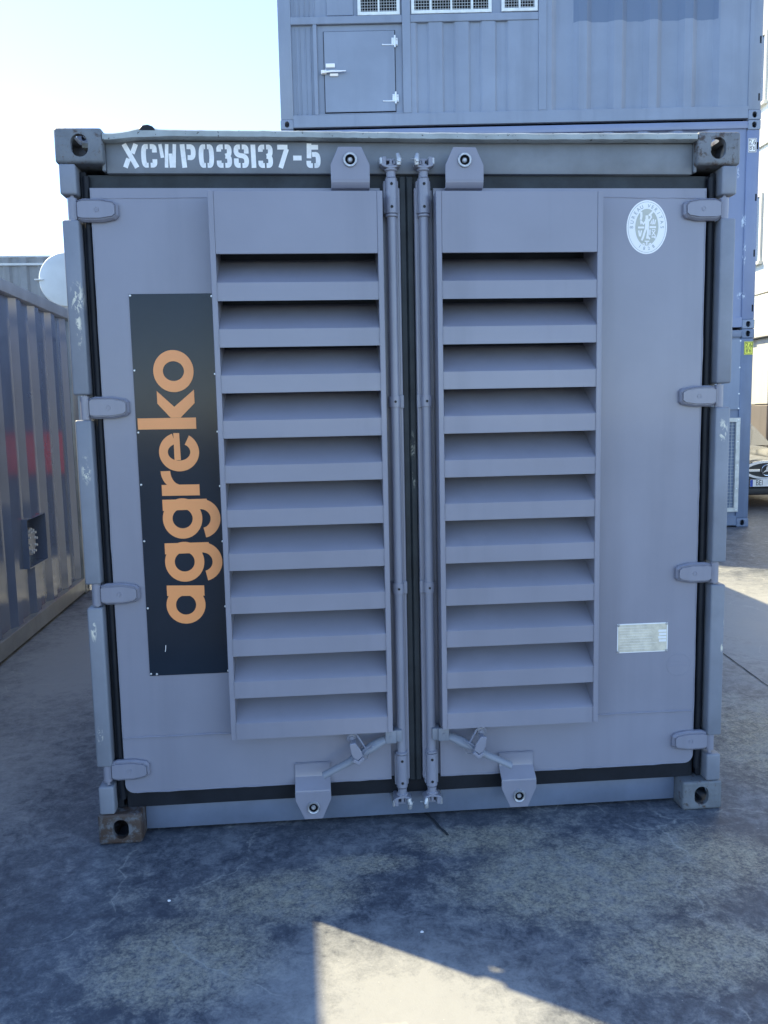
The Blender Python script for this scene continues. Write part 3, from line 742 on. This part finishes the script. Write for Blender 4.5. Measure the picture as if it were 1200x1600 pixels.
b.build('sticker_lettering', 'sticker_ink', st, smooth=False)
oval(OX, OZ, .0440, .0655, .0278).build('sticker_field', 'sticker_tan', st, smooth=False)
b = MB(); U = .0003803   # one unit of the emblem
ey = [.02770]
def em(pts, t):
    b.stroke([(OX + (x - 606) * U * .53, OZ - (y - 660) * U * .53 * 1.02) for x, y in pts], t * U * .53, ey[0]); ey[0] -= .00003
em([(603, 455), (605, 530)], 52); em([(606, 520), (610, 600), (605, 690)], 72); em([(590, 680), (560, 760), (540, 830), (512, 890)], 36)
em([(625, 680), (628, 760), (612, 860)], 38); em([(580, 555), (540, 605), (490, 545)], 26); em([(488, 540), (495, 610)], 24)
em([(488, 530), (500, 470), (495, 395)], 42); em([(640, 555), (685, 490), (668, 430)], 28); em([(640, 460), (735, 370)], 34)
em([(440, 665), (555, 665)], 34); em([(655, 660), (778, 660)], 34); em([(455, 715), (470, 820)], 26); em([(505, 715), (482, 822)], 26)
em([(665, 700), (665, 800)], 24); em([(700, 702), (765, 702)], 14); em([(700, 720), (770, 810)], 18); em([(765, 715), (700, 805)], 18); em([(695, 830), (765, 830), (760, 858)], 24)
em([(630, 825), (665, 870)], 30); em([(675, 605), (700, 545), (705, 615)], 22); em([(725, 520), (730, 612)], 22); em([(765, 530), (750, 612)], 20)
em([(565, 905), (655, 905)], 22); em([(608, 905), (608, 968)], 26); em([(530, 942), (580, 960)], 22); em([(690, 942), (640, 960)], 22)
b.build('sticker_emblem', 'sticker', st, smooth=False)
# ---- data plate and faint ring
b = MB(); b.box(2.0085, 2.2120, .0265, .0283, .6500, .7660, .0005); dp = b.build('data_plate', 'plate_white', gen); dp['label'] = 'pale metal data plate on the right door'
b = MB(); b.box(2.0125, 2.2080, .0256, .0264, .6540, .7620, .0002); b.build('plate_face', 'plate', dp)
b = MB()
for i in range(9):
    z = .752 - .0108 * i
    b.box(2.018, 2.018 + random.uniform(.10, .15), .0252, .0255, z - .0004, z + .0004)
for i in range(4): b.box(2.176 - .003 * (i % 2), 2.205, .0250, .0255, .690 + .013 * i, .699 + .013 * i)
b.build('plate_print', 'plate_white', dp, smooth=False)
for x, z in ((2.014, .7605), (2.2065, .7610), (2.0135, .6555), (2.2065, .6550)):
    c = MB(); c.lathe([(0, -.003), (.004, -.0025), (.0055, 0)], (x, .0256, z), 'y', 12); c.build('rivet', 'gal', dp)
b = MB(); b.tube([(2.259 + .0485 * math.cos(a), .0285, .5925 + .0445 * math.sin(a)) for a in [2 * math.pi * i / 48 for i in range(48)]], .0009, n=5, closed=True)
for z in (.606, .592): b.tube([(2.212, .0285, z), (2.306, .0285, z - .001)], .0007, n=5)
b.build('embossed_ring', 'door', gen)

# ================================================================== container on the left
lc = thing('corrugated_container', 'glossy dark corrugated container on the left with a bolted round flange in a recess', 'container',
           (-1.152, -1.2, 0), R(90 + 1.48))
shell(lc, 6.058, 2.438, H, 'leftpaint', 'leftrail', 'leftrail', walls='YxXj', posts=True, toprail=.10)
for o in [o for o in bpy.data.objects if o.parent == lc and o.name.startswith('top_rail')]:
    o.data.materials[0] = M['lefttop']
PX0, PX1, PZ0, PZ1 = 4.43, 4.875, .51, .868
b = MB(); u = .27; pts = [(.17, 0)]
us = [.17]
while u < 5.75: us.append(u); u += .436
# corrugated sheet with an opening for the port
prof = [(.17, 0.)]
u = .30
while u < 5.7: prof += [(u, 0.), (u + .068, .036), (u + .268, .036), (u + .336, 0.)]; u += .436
prof.append((5.888, 0.))
def depth_at(x):
    for (a, da), (c, dc) in zip(prof, prof[1:]):
        if a <= x <= c: return da + (dc - da) * (x - a) / max(1e-9, c - a)
    return 0
xs = sorted({p[0] for p in prof} | {PX0, PX1}); zs = [.146, PZ0, PZ1, 2.491]
V = {(i, j): b.bm.verts.new((x, .03 + depth_at(x), z)) for i, x in enumerate(xs) for j, z in enumerate(zs)}
for i in range(len(xs) - 1):
    for j in range(3):
        if j == 1 and xs[i] >= PX0 - 1e-6 and xs[i + 1] <= PX1 + 1e-6: continue
        b.bm.faces.new((V[i, j], V[i + 1, j], V[i + 1, j + 1], V[i, j + 1]))
b.build('side_wall', 'leftpaint', lc, smooth=False)
b = MB(); t = .006
b.box(PX0 - .006, PX0, .022, .15, PZ0 - .006, PZ1 + .006); b.box(PX1, PX1 + .006, .022, .15, PZ0 - .006, PZ1 + .006)
b.box(PX0, PX1, .022, .15, PZ0 - .006, PZ0); b.box(PX0, PX1, .022, .15, PZ1, PZ1 + .006); b.box(PX0, PX1, .144, .15, PZ0, PZ1)
port = b.build('port_recess', 'leftpaint', lc)
b = MB(); fc = (4.615, .685)
b.lathe([(0, -.012), (.085, -.012), (.105, -.008), (.105, .012), (.075, .014), (.075, .075)], (fc[0], .068, fc[1]), 'y', 32); b.build('blank_flange', 'gal', port)
for k in range(10):
    a = R(36 * k + 10); b = MB(); b.lathe([(0, -.024), (.0105, -.022), (.0105, -.006), (.016, -.006), (.016, 0)], (fc[0] + .086 * math.cos(a), .060, fc[1] + .086 * math.sin(a)), 'y', 6)
    b.build('flange_bolt', 'zinc', port)

# ================================================================== stack at the back
TH = -.081; LB = Vector((.520, 7.973, 0))
def stackpos(z): return (LB.x, LB.y, z)
# --- bottom
c1 = thing('bottom_container', 'bottom blue container of the stack behind, with a mesh vent and yellow height label', 'container', stackpos(0), TH)
shell(c1, 6.058, 2.438, H, 'blue2', 'blue2', 'blue2', walls='YxXj')
b = MB(); b.box(.17, 5.888, .03, .045, .146, 2.491); b.build('side_wall', 'blue2', c1)
b = MB(); b.box(3.6, 5.906, .012, .0295, 1.555, 2.462, .003); pn = b.build('access_panel', 'blue', c1)
for x, z in [(5.885, 2.44), (5.885, 2.10), (5.885, 1.76), (5.885, 1.57), (4.8, 1.57), (4.8, 2.44)]:
    b = MB(); b.lathe([(0, -.004), (.008, -.003), (.011, 0)], (x, .0118, z), 'y', 10); b.build('screw', 'zinc', pn)
def vent(root, x0, x1, z0, z1, y, fr, m_frame, divs=(), cell=.03, wire=.0022, border=True):
    f = MB()
    f.box(x0, x1, y - .012, y + .02, z0, z0 + fr, .003); f.box(x0, x1, y - .012, y + .02, z1 - fr, z1, .003)
    f.box(x0, x0 + fr, y - .0118, y + .02, z0 + fr, z1 - fr, .003); f.box(x1 - fr, x1, y - .0118, y + .02, z0 + fr, z1 - fr, .003)
    for d in divs: f.box(d - .012, d + .012, y - .010, y + .02, z0 + fr, z1 - fr, .002)
    o = f.build('vent_frame', m_frame, root)
    k = MB(); x = x0 + fr + cell / 2
    while x < x1 - fr: k.box(x - wire, x + wire, y + .003, y + .007, z0 + fr, z1 - fr); x += cell
    z = z0 + fr + cell / 2
    while z < z1 - fr: k.box(x0 + fr, x1 - fr, y + .0072, y + .011, z - wire, z + wire); z += cell
    k.build('wire_mesh', 'mesh', o, smooth=False)
    k = MB(); k.box(x0 + fr, x1 - fr, y + .0195, y + .0225, z0 + fr, z1 - fr); k.build('vent_dark', 'dark', o)
    nx = max(2, int((x1 - x0) / .28)); nz = max(2, int((z1 - z0) / .3))
    for i in range(nx + 1):
        for zz in (z0 + fr / 2, z1 - fr / 2): s = MB(); s.lathe([(0, -.004), (.007, -.003), (.009, 0)], (x0 + fr / 2 + (x1 - x0 - fr) * i / nx, y - .0122, zz), 'y', 8); s.build('screw', 'zinc', o)
    for i in range(1, nz):
        for xx in (x0 + fr / 2, x1 - fr / 2): s = MB(); s.lathe([(0, -.004), (.007, -.003), (.009, 0)], (xx, y - .0122, z0 + (z1 - z0) * i / nz), 'y', 8); s.build('screw', 'zinc', o)
    return o
vent(c1, 4.2, 5.912, .205, 1.448, .012, .055, 'bareframe', cell=.045, wire=.0026)
def hlabel(root, x0, x1, z0, z1, m, t1, t2, y=.003):
    b = MB(); b.box(x0, x1, y - .002, y, z0, z1); l = b.build('height_label', m, root)
    i = MB(); e = .006
    for a, c, d, f in ((x0 + e, x1 - e, z0 + e, z0 + 2 * e), (x0 + e, x1 - e, z1 - 2 * e, z1 - e), (x0 + e, x0 + 2 * e, z0 + 2 * e, z1 - 2 * e), (x1 - 2 * e, x1 - e, z0 + 2 * e, z1 - 2 * e)):
        i.box(a, c, y - .0026, y - .0022, d, f)
    add_text(i, t1, .085, (x0 + x1) / 2, z0 + (z1 - z0) * .70, y - .0024, sx=.8); add_text(i, t2, .075, (x0 + x1) / 2, z0 + (z1 - z0) * .30, y - .0024, sx=.8)
    i.build('label_print', 'ink', l, smooth=False)
hlabel(c1, 5.930, 6.045, 2.262, 2.430, 'label_y', "2.6", "8'6")
# --- middle
c2 = thing('middle_container', 'middle blue container of the stack behind, with a white height label and scraped corner', 'container', stackpos(2.594), TH)
shell(c2, 6.058, 2.438, 2.583, 'bluemid', 'bluemid', 'blue', walls='yYxX', pitch=.44)
hlabel(c2, 5.905, 6.008, 2.19, 2.36, 'sticker', "2.6", "8'6")
def slots(root, zs):
    for z in zs:
        b = MB(); b.box(6.012, 6.034, .0052, .020, z - .045, z + .045, .002); b.build('lashing_slot', 'dark', root)
slots(c2, (2.27, 1.64, .95, .26))
# --- top
c3 = thing('top_container', 'topmost blue container of the stack, with a square hatch and white framed mesh vents', 'container', stackpos(5.180), TH)
shell(c3, 6.058, 2.438, H, 'blue', 'blue', 'blue', walls='YxXj', rbot=.168)
slots(c3, (.27, .95, 1.65, 2.3))
b = MB(); corr(b, 3.36, 5.895, .168, 2.491, .020, .052, lambda u, d, z: (u, d, z)); b.build('side_wall', 'bluepatch', c3, smooth=False)
b = MB()
b.box(.17, .488, .05, .06, .168, 2.491)
for x in (.215, .265, .335, .395, .455): b.box(x, x + .012, .040, .05, .19, 1.22, .002); b.box(x, x + .012, .040, .05, 1.35, 2.48, .002)
b.box(1.56, 3.36, .050, .058, .168, 1.262); b.box(.488, 3.36, .050, .058, 1.262, 2.491)
b.build('side_wall', 'blue', c3)
b = MB()
for x0, x1 in ((1.555, 1.660), (3.255, 3.358)): b.box(x0, x1, .006, .0499, .168, 2.49, .006)
b.box(.165, 1.554, .007, .0499, 1.245, 1.335, .005); b.box(1.661, 3.254, .007, .0499, 1.245, 1.335, .005)
b.box(.440, .488, .008, .0499, .169, 1.244, .004); b.box(.489, 1.553, .008, .0499, .169, .180, .002)
b.build('stiffener', 'blue', c3)
b = MB(); corr(b, 1.661, 3.254, .168, 1.243, .018, .028, lambda u, d, z: (u, d, z), pitch=.33, outer=.16, slope=.03)
u = 1.76
b.build('ribbed_panel', 'blue', c3, smooth=False)
b = MB(); b.box(.489, 1.553, .052, .060, .181, 1.244); b.build('hatch_recess', 'blue', c3)
b = MB(); b.box(.566, 1.466, .0440, .0515, .196, 1.170); b.build('hatch_gap', 'dark', c3)
b = MB(); b.box(.574, 1.458, .028, .0439, .204, 1.162, .004); ht = b.build('hatch', 'blue', c3)
for z in (1.03, .36):
    b = MB(); b.cyl((1.462, .022, z - .07), (1.462, .022, z + .07), .012, n=12)
    b.box(1.30, 1.462, .022, .0279, z - .042, z - .030, .001); b.box(1.42, 1.462, .0225, .0279, z - .045, z + .045, .002); b.box(1.4665, 1.500, .034, .0439, z - .045, z + .045, .002)
    for x, zz in ((1.31, -.036), (1.43, .03), (1.43, -.03), (1.485, .03), (1.485, -.03)): b.lathe([(0, -.007), (.008, -.006), (.010, 0)], (x, .0214, z + zz), 'y', 8)
    b.build('hatch_hinge', 'zinc', ht)
b = MB(); b.box(.530, .600, .004, .030, .655, .705, .006, 2)
b.tube([(.545, -.004, .672), (.66, -.012, .680), (.76, -.014, .678), (.845, -.012, .682)], [.022, .020, .017, .010], n=12, flat=.5)
b.box(.64, .745, .005, .0275, .628, .664, .008, 2); b.box(.592, .706, .012, .0279, .735, .782, .003); b.build('hatch_latch', 'sticker', ht)
b = MB(); b.box(.62, .950, .030, .0495, 1.350, 2.44, .004); b.build('blank_panel', 'blue', c3)
vent(c3, 1.005, 1.530, 1.340, 2.30, .024, .040, 'whiteframe', (1.268,), cell=.034, wire=.0028)
vent(c3, 1.672, 2.672, 1.345, 2.30, .024, .040, 'whiteframe', (1.915, 2.172, 2.429), cell=.034, wire=.0028)
vent(c3, 2.795, 3.245, 1.350, 2.30, .024, .040, 'whiteframe', (3.02,), cell=.034, wire=.0028)

# --- two unseen containers added for the left one's reflections and a shadow edge
for k, (lb, z) in enumerate((('unseen dark blue container with red end band, added for its reflection in the left container', 0), ('unseen dark blue container added on the red banded one for reflection and shadow', 2.594))):
    cc = thing('unseen_blue_container', lb, 'container', (-1.965, 7.86, z))
    shell(cc, 2.438, 6.058, H if k == 0 else 2.50, 'navy', 'navy', 'navy', walls='xXyY')
    if k == 0: MB().box(.10, 2.34, .0, .0055, .93, 1.45, .001).build('reflection_red_band', 'red', cc)
# ================================================================== shed and tank behind on the left
shed = thing('corrugated_shed', 'dark grey corrugated shed wall beyond the left container', 'shed', (-5.0, 14.2, 0))
b = MB(); prof = []; u = -20.0
while u < 12: prof += [(u, 0), (u + .05, -.035), (u + .15, -.035), (u + .2, 0)]; u += .33
A = [b.bm.verts.new((p[0], p[1], 0)) for p in prof]; B = [b.bm.verts.new((p[0], p[1], 4.78)) for p in prof]
for i in range(len(prof) - 1): b.bm.faces.new((A[i], A[i + 1], B[i + 1], B[i]))
b.build('wall', 'shed', shed, smooth=False)
b = MB(); b.box(-20, 12, -.06, -.038, 4.62, 4.665); b.box(-20, 12, -.02, .30, 4.782, 4.815); b.build('flashing', 'flash', shed)
b = MB(); b.box(-20, 12, .31, 9, 4.70, 4.78); b.build('roof', 'flash', shed)
b = MB(); b.box(-20, -19.9, .0, 9, 0, 4.7); b.box(11.9, 12, .0, 9, 0, 4.7); b.box(-19.9, 11.9, 8.9, 9, 0, 4.7); b.build('side_wall', 'shed', shed)
tk = thing('storage_tank', 'round ended white tank on a steel stand beyond the left container', 'tank', (-2.52, 9.0, 0))
b = MB(); zc = 3.52; r = .372
prof = [(0, -.035), (.12, -.034), (.22, -.030), (.30, -.022), (.355, -.008), (r, .02), (r, 2.0), (.30, 2.08), (0, 2.14)]
b.lathe(prof, (0, 0, zc), 'y', 48); b.build('tank_shell', 'tank', tk)
b = MB(); b.box(-.415, -.30, -.04, 2.0, zc - .008, zc + .008, .002); b.build('seam_flange', 'tank', tk)
b = MB()
for x in (-.3, .3):
    for y in (.3, 1.7): b.box(x - .05, x + .05, y - .05, y + .05, 0, zc - .24)
for y in (.3, 1.7): b.box(-.36, .36, y - .04, y + .04, zc - .42, zc - .32)
b.build('tank_stand', 'gal', tk)

# ================================================================== white building on the right
bl = thing('white_building', 'white clad building with a brown base beyond the stacked containers on the right', 'building', (11.0, 4.0, 0))
FX = 0.0; HB = 13.5
b = MB(); b.box(.08, 10, 0, 30, 1.62, HB); b.build('wall', 'bwhite', bl)
b = MB()
for i in range(30):
    for z0, z1 in ((3.26, 4.10), (4.13, 7.35), (7.40, 10.6), (10.65, 13.3)):
        b.box(0, .0795, i + .008, i + .992, z0, z1, .006)
    b.box(-.02, .0795, i + .006, i + .56, 1.625, 3.12, .02); b.box(.02, .0795, i + .58, i + .98, 1.625, 3.12, .01)
b.box(-.14, .079, 0, 30, 3.13, 3.25, .01); b.box(-.06, .079, 0, 30, 7.355, 7.395, .005); b.build('cladding', 'bwhite', bl)
b = MB(); b.box(.08, 10, 0, 30, .0, 1.6195)
for i in range(30):
    b.box(-.02, .0795, i + .006, i + .56, .0, 1.615, .02); b.box(.02, .0795, i + .58, i + .98, 0, 1.615, .01)
b.build('base_wall', 'bbrown', bl)
b = MB(); b.box(-.2, 10.1, -.1, 30.1, HB, HB + .2, .02); b.build('roof', 'bwhite', bl)
for zc in (5.6, 9.05, 12.2):
    for i in range(14):
        y = 1.95 + 2.0 * i
        f = MB(); f.box(-.05, -.0005, y - .45, y - .38, zc - .75, zc + .75); f.box(-.05, -.0005, y + .38, y + .45, zc - .75, zc + .75)
        f.box(-.05, -.0005, y - .38, y + .38, zc + .68, zc + .75); f.box(-.10, -.0005, y - .5, y + .5, zc - .82, zc - .751)
        wf = f.build('window', 'bwhite', bl); f = MB(); f.box(-.02, -.001, y - .38, y + .38, zc - .75, zc + .68); f.build('pane', 'glass', wf)
for i in range(10):
    y = 1.3 + 3 * i; b = MB(); b.box(-.06, -.021, y - .12, y + .12, 1.02, 1.26, .004); b.build('wall_socket', 'dark', bl)
    b = MB(); b.box(-.05, -.021, y - .12, y + .12, 2.55, 2.70, .004); b.build('wall_socket', 'dark', bl)

# ================================================================== parked car
def car(loc, rz):
    root = thing('parked_car', 'black saloon car with a chrome grille, parked behind the stack on the right', 'car', loc, rz)
    # lofted body: sections along y (front = 0, rear = 4.6), half profile (x, z)
    secs = [(.00, .66, .24, .50, .60, .52), (.06, .80, .20, .56, .70, .66), (.35, .88, .18, .62, .78, .72), (1.15, .91, .18, .68, .90, .80), (1.35, .91, .18, .70, .94, .80),
            (3.7, .91, .18, .72, .98, .78), (4.35, .88, .20, .70, .98, .72), (4.60, .78, .26, .62, .86, .62)]
    b = MB(); rows = []
    for y, hw, zb, zs, zt, hw2 in secs:
        P = [(-hw * .92, zb), (-hw, zb + .12), (-hw, zs), (-hw2 - .04, zt - .02), (-hw2 * .6, zt + .015), (0, zt + .03), (hw2 * .6, zt + .015), (hw2 + .04, zt - .02), (hw, zs), (hw, zb + .12), (hw * .92, zb)]
        rows.append([b.bm.verts.new((x, y, z)) for x, z in P])
    for A, B in zip(rows, rows[1:]):
        for i in range(len(A)): b.bm.faces.new((A[i], A[(i + 1) % len(A)], B[(i + 1) % len(A)], B[i]))
    b.bm.faces.new(rows[0]); b.bm.faces.new(rows[-1][::-1]); bmesh.ops.recalc_face_normals(b.bm, faces=b.bm.faces[:])
    o = b.build('body', 'carpaint', root); md = o.modifiers.new('s', 'SUBSURF'); md.levels = md.render_levels = 2
    b = MB(); rows = []
    for y, hw, z in ((1.25, .70, .93), (1.95, .58, 1.36), (2.6, .57, 1.43), (3.2, .56, 1.39), (3.95, .66, .98)):
        rows.append([b.bm.verts.new(p) for p in ((-hw - (.10 if z > 1.1 else .02), y, .93), (-hw, y, z), (hw, y, z), (hw + (.10 if z > 1.1 else .02), y, .93))])
    for A, B in zip(rows, rows[1:]):
        for i in range(4): b.bm.faces.new((A[i], A[(i + 1) % 4], B[(i + 1) % 4], B[i]))
    b.bm.faces.new(rows[0]); b.bm.faces.new(rows[-1][::-1]); bmesh.ops.recalc_face_normals(b.bm, faces=b.bm.faces[:])
    b.build('glasshouse', 'glass', root)
    b = MB(); b.box(-.55, .55, 1.98, 3.2, 1.425, 1.455, .01); b.build('roof', 'carpaint', root)
    for x in (-.80, .80):
        for y in (.85, 3.75):
            b = MB(); s = 1 if x > 0 else -1
            b.lathe([(.20, -.10), (.30, -.11), (.325, -.08), (.325, .08), (.30, .11), (.20, .10)], (x, y, .325), 'x', 28); wh = b.build('wheel', 'tyre', root)
            b = MB(); b.lathe([(.0, s * .085), (.06, s * .09), (.19, s * .075), (.205, s * .10), (.205, -s * .08)], (x, y, .325), 'x', 20); b.build('rim', 'chrome', wh)
    for s in (-1, 1):
        b = MB(); b.lathe([(0, -.03), (.07, -.02), (.11, .02), (.13, .10)], (s * .62, .06, .60), 'y', 20); b.bm.transform(Matrix.Diagonal((1, 1, 1, 1)))
        b.build('headlamp', 'lamp', root)
        b = MB(); b.box(s * .98 - .07, s * .98 + .07, 1.45, 1.55, .92, 1.04, .03, 2); b.build('wing_mirror', 'carpaint', root)
    # grille: silver surround, black slot, bars, round star badge
    el = lambda a, c, n=28: [(a * math.cos(2 * math.pi * i / n) * (1 + .12 * math.cos(4 * math.pi * i / n)), .605 + c * math.sin(2 * math.pi * i / n)) for i in range(n)]
    b = MB(); b.prism(el(.33, .150), -.055, .05, .004); gr = b.build('grille', 'chrome', root)
    b = MB(); b.prism(el(.27, .112), -.062, -.0552, .002); b.build('grille_opening', 'ink', gr)
    b = MB(); b.box(-.28, -.10, -.068, -.0622, .585, .622, .002); b.box(.10, .28, -.068, -.0622, .585, .622, .002); b.build('grille_bar', 'chrome', gr)
    b = MB(); b.tube([(.082 * math.cos(2 * math.pi * i / 32), -.078, .605 + .082 * math.sin(2 * math.pi * i / 32)) for i in range(32)], .008, n=8, closed=True)
    for a in (90, 210, 330):
        a = R(a); e1, e2 = R(30) * 0, 0
        t_ = (math.cos(a) * .08, math.sin(a) * .08); n_ = (-math.sin(a) * .016, math.cos(a) * .016)
        b.prism([(t_[0], .605 + t_[1]), (n_[0], .605 + n_[1]), (-n_[0], .605 - n_[1])], -.084, -.072)
    b.build('badge', 'chrome', gr)
    b = MB(); b.box(-.26, .26, -.085, -.066, .352, .462, .003); pl = b.build('number_plate', 'platecar', root)
    b = MB(); b.box(-.258, -.215, -.0865, -.0852, .354, .460); b.build('plate_band', 'plateblue', pl)
    b = MB(); add_text(b, 'BEI', .115, -.115, .408, -.0858, sx=.75); b.build('plate_lettering', 'ink', pl, smooth=False)
    b = MB(); b.box(-.72, .72, -.035, .05, .215, .330, .02, 2); b.build('bumper_intake', 'ink', root)
car((7.80, 9.35, 0), R(-4))

# ================================================================== litter
for i, (x, y, lb) in enumerate([(1.145, -.66, 'tiny white chip on the dark concrete, nearest the sunlit patch'), (.33, -.40, 'tiny white chip on the concrete, the one farthest left, below the rusty corner casting'), (2.16, -.98, 'tiny white chip on the concrete, the one farthest right, nearest the frame edge')]):
    b = MB(); bmesh.ops.create_icosphere(b.bm, subdivisions=1, radius=.006)
    for v in b.bm.verts: v.co = Vector((v.co.x * random.uniform(.7, 1.4), v.co.y * random.uniform(.6, 1.2), v.co.z * .5 + .003))
    o = b.build('stone_chip', 'sticker', loc=(x, y, 0)); tag(o, lb, 'stone chip', 'loose chips on the concrete')
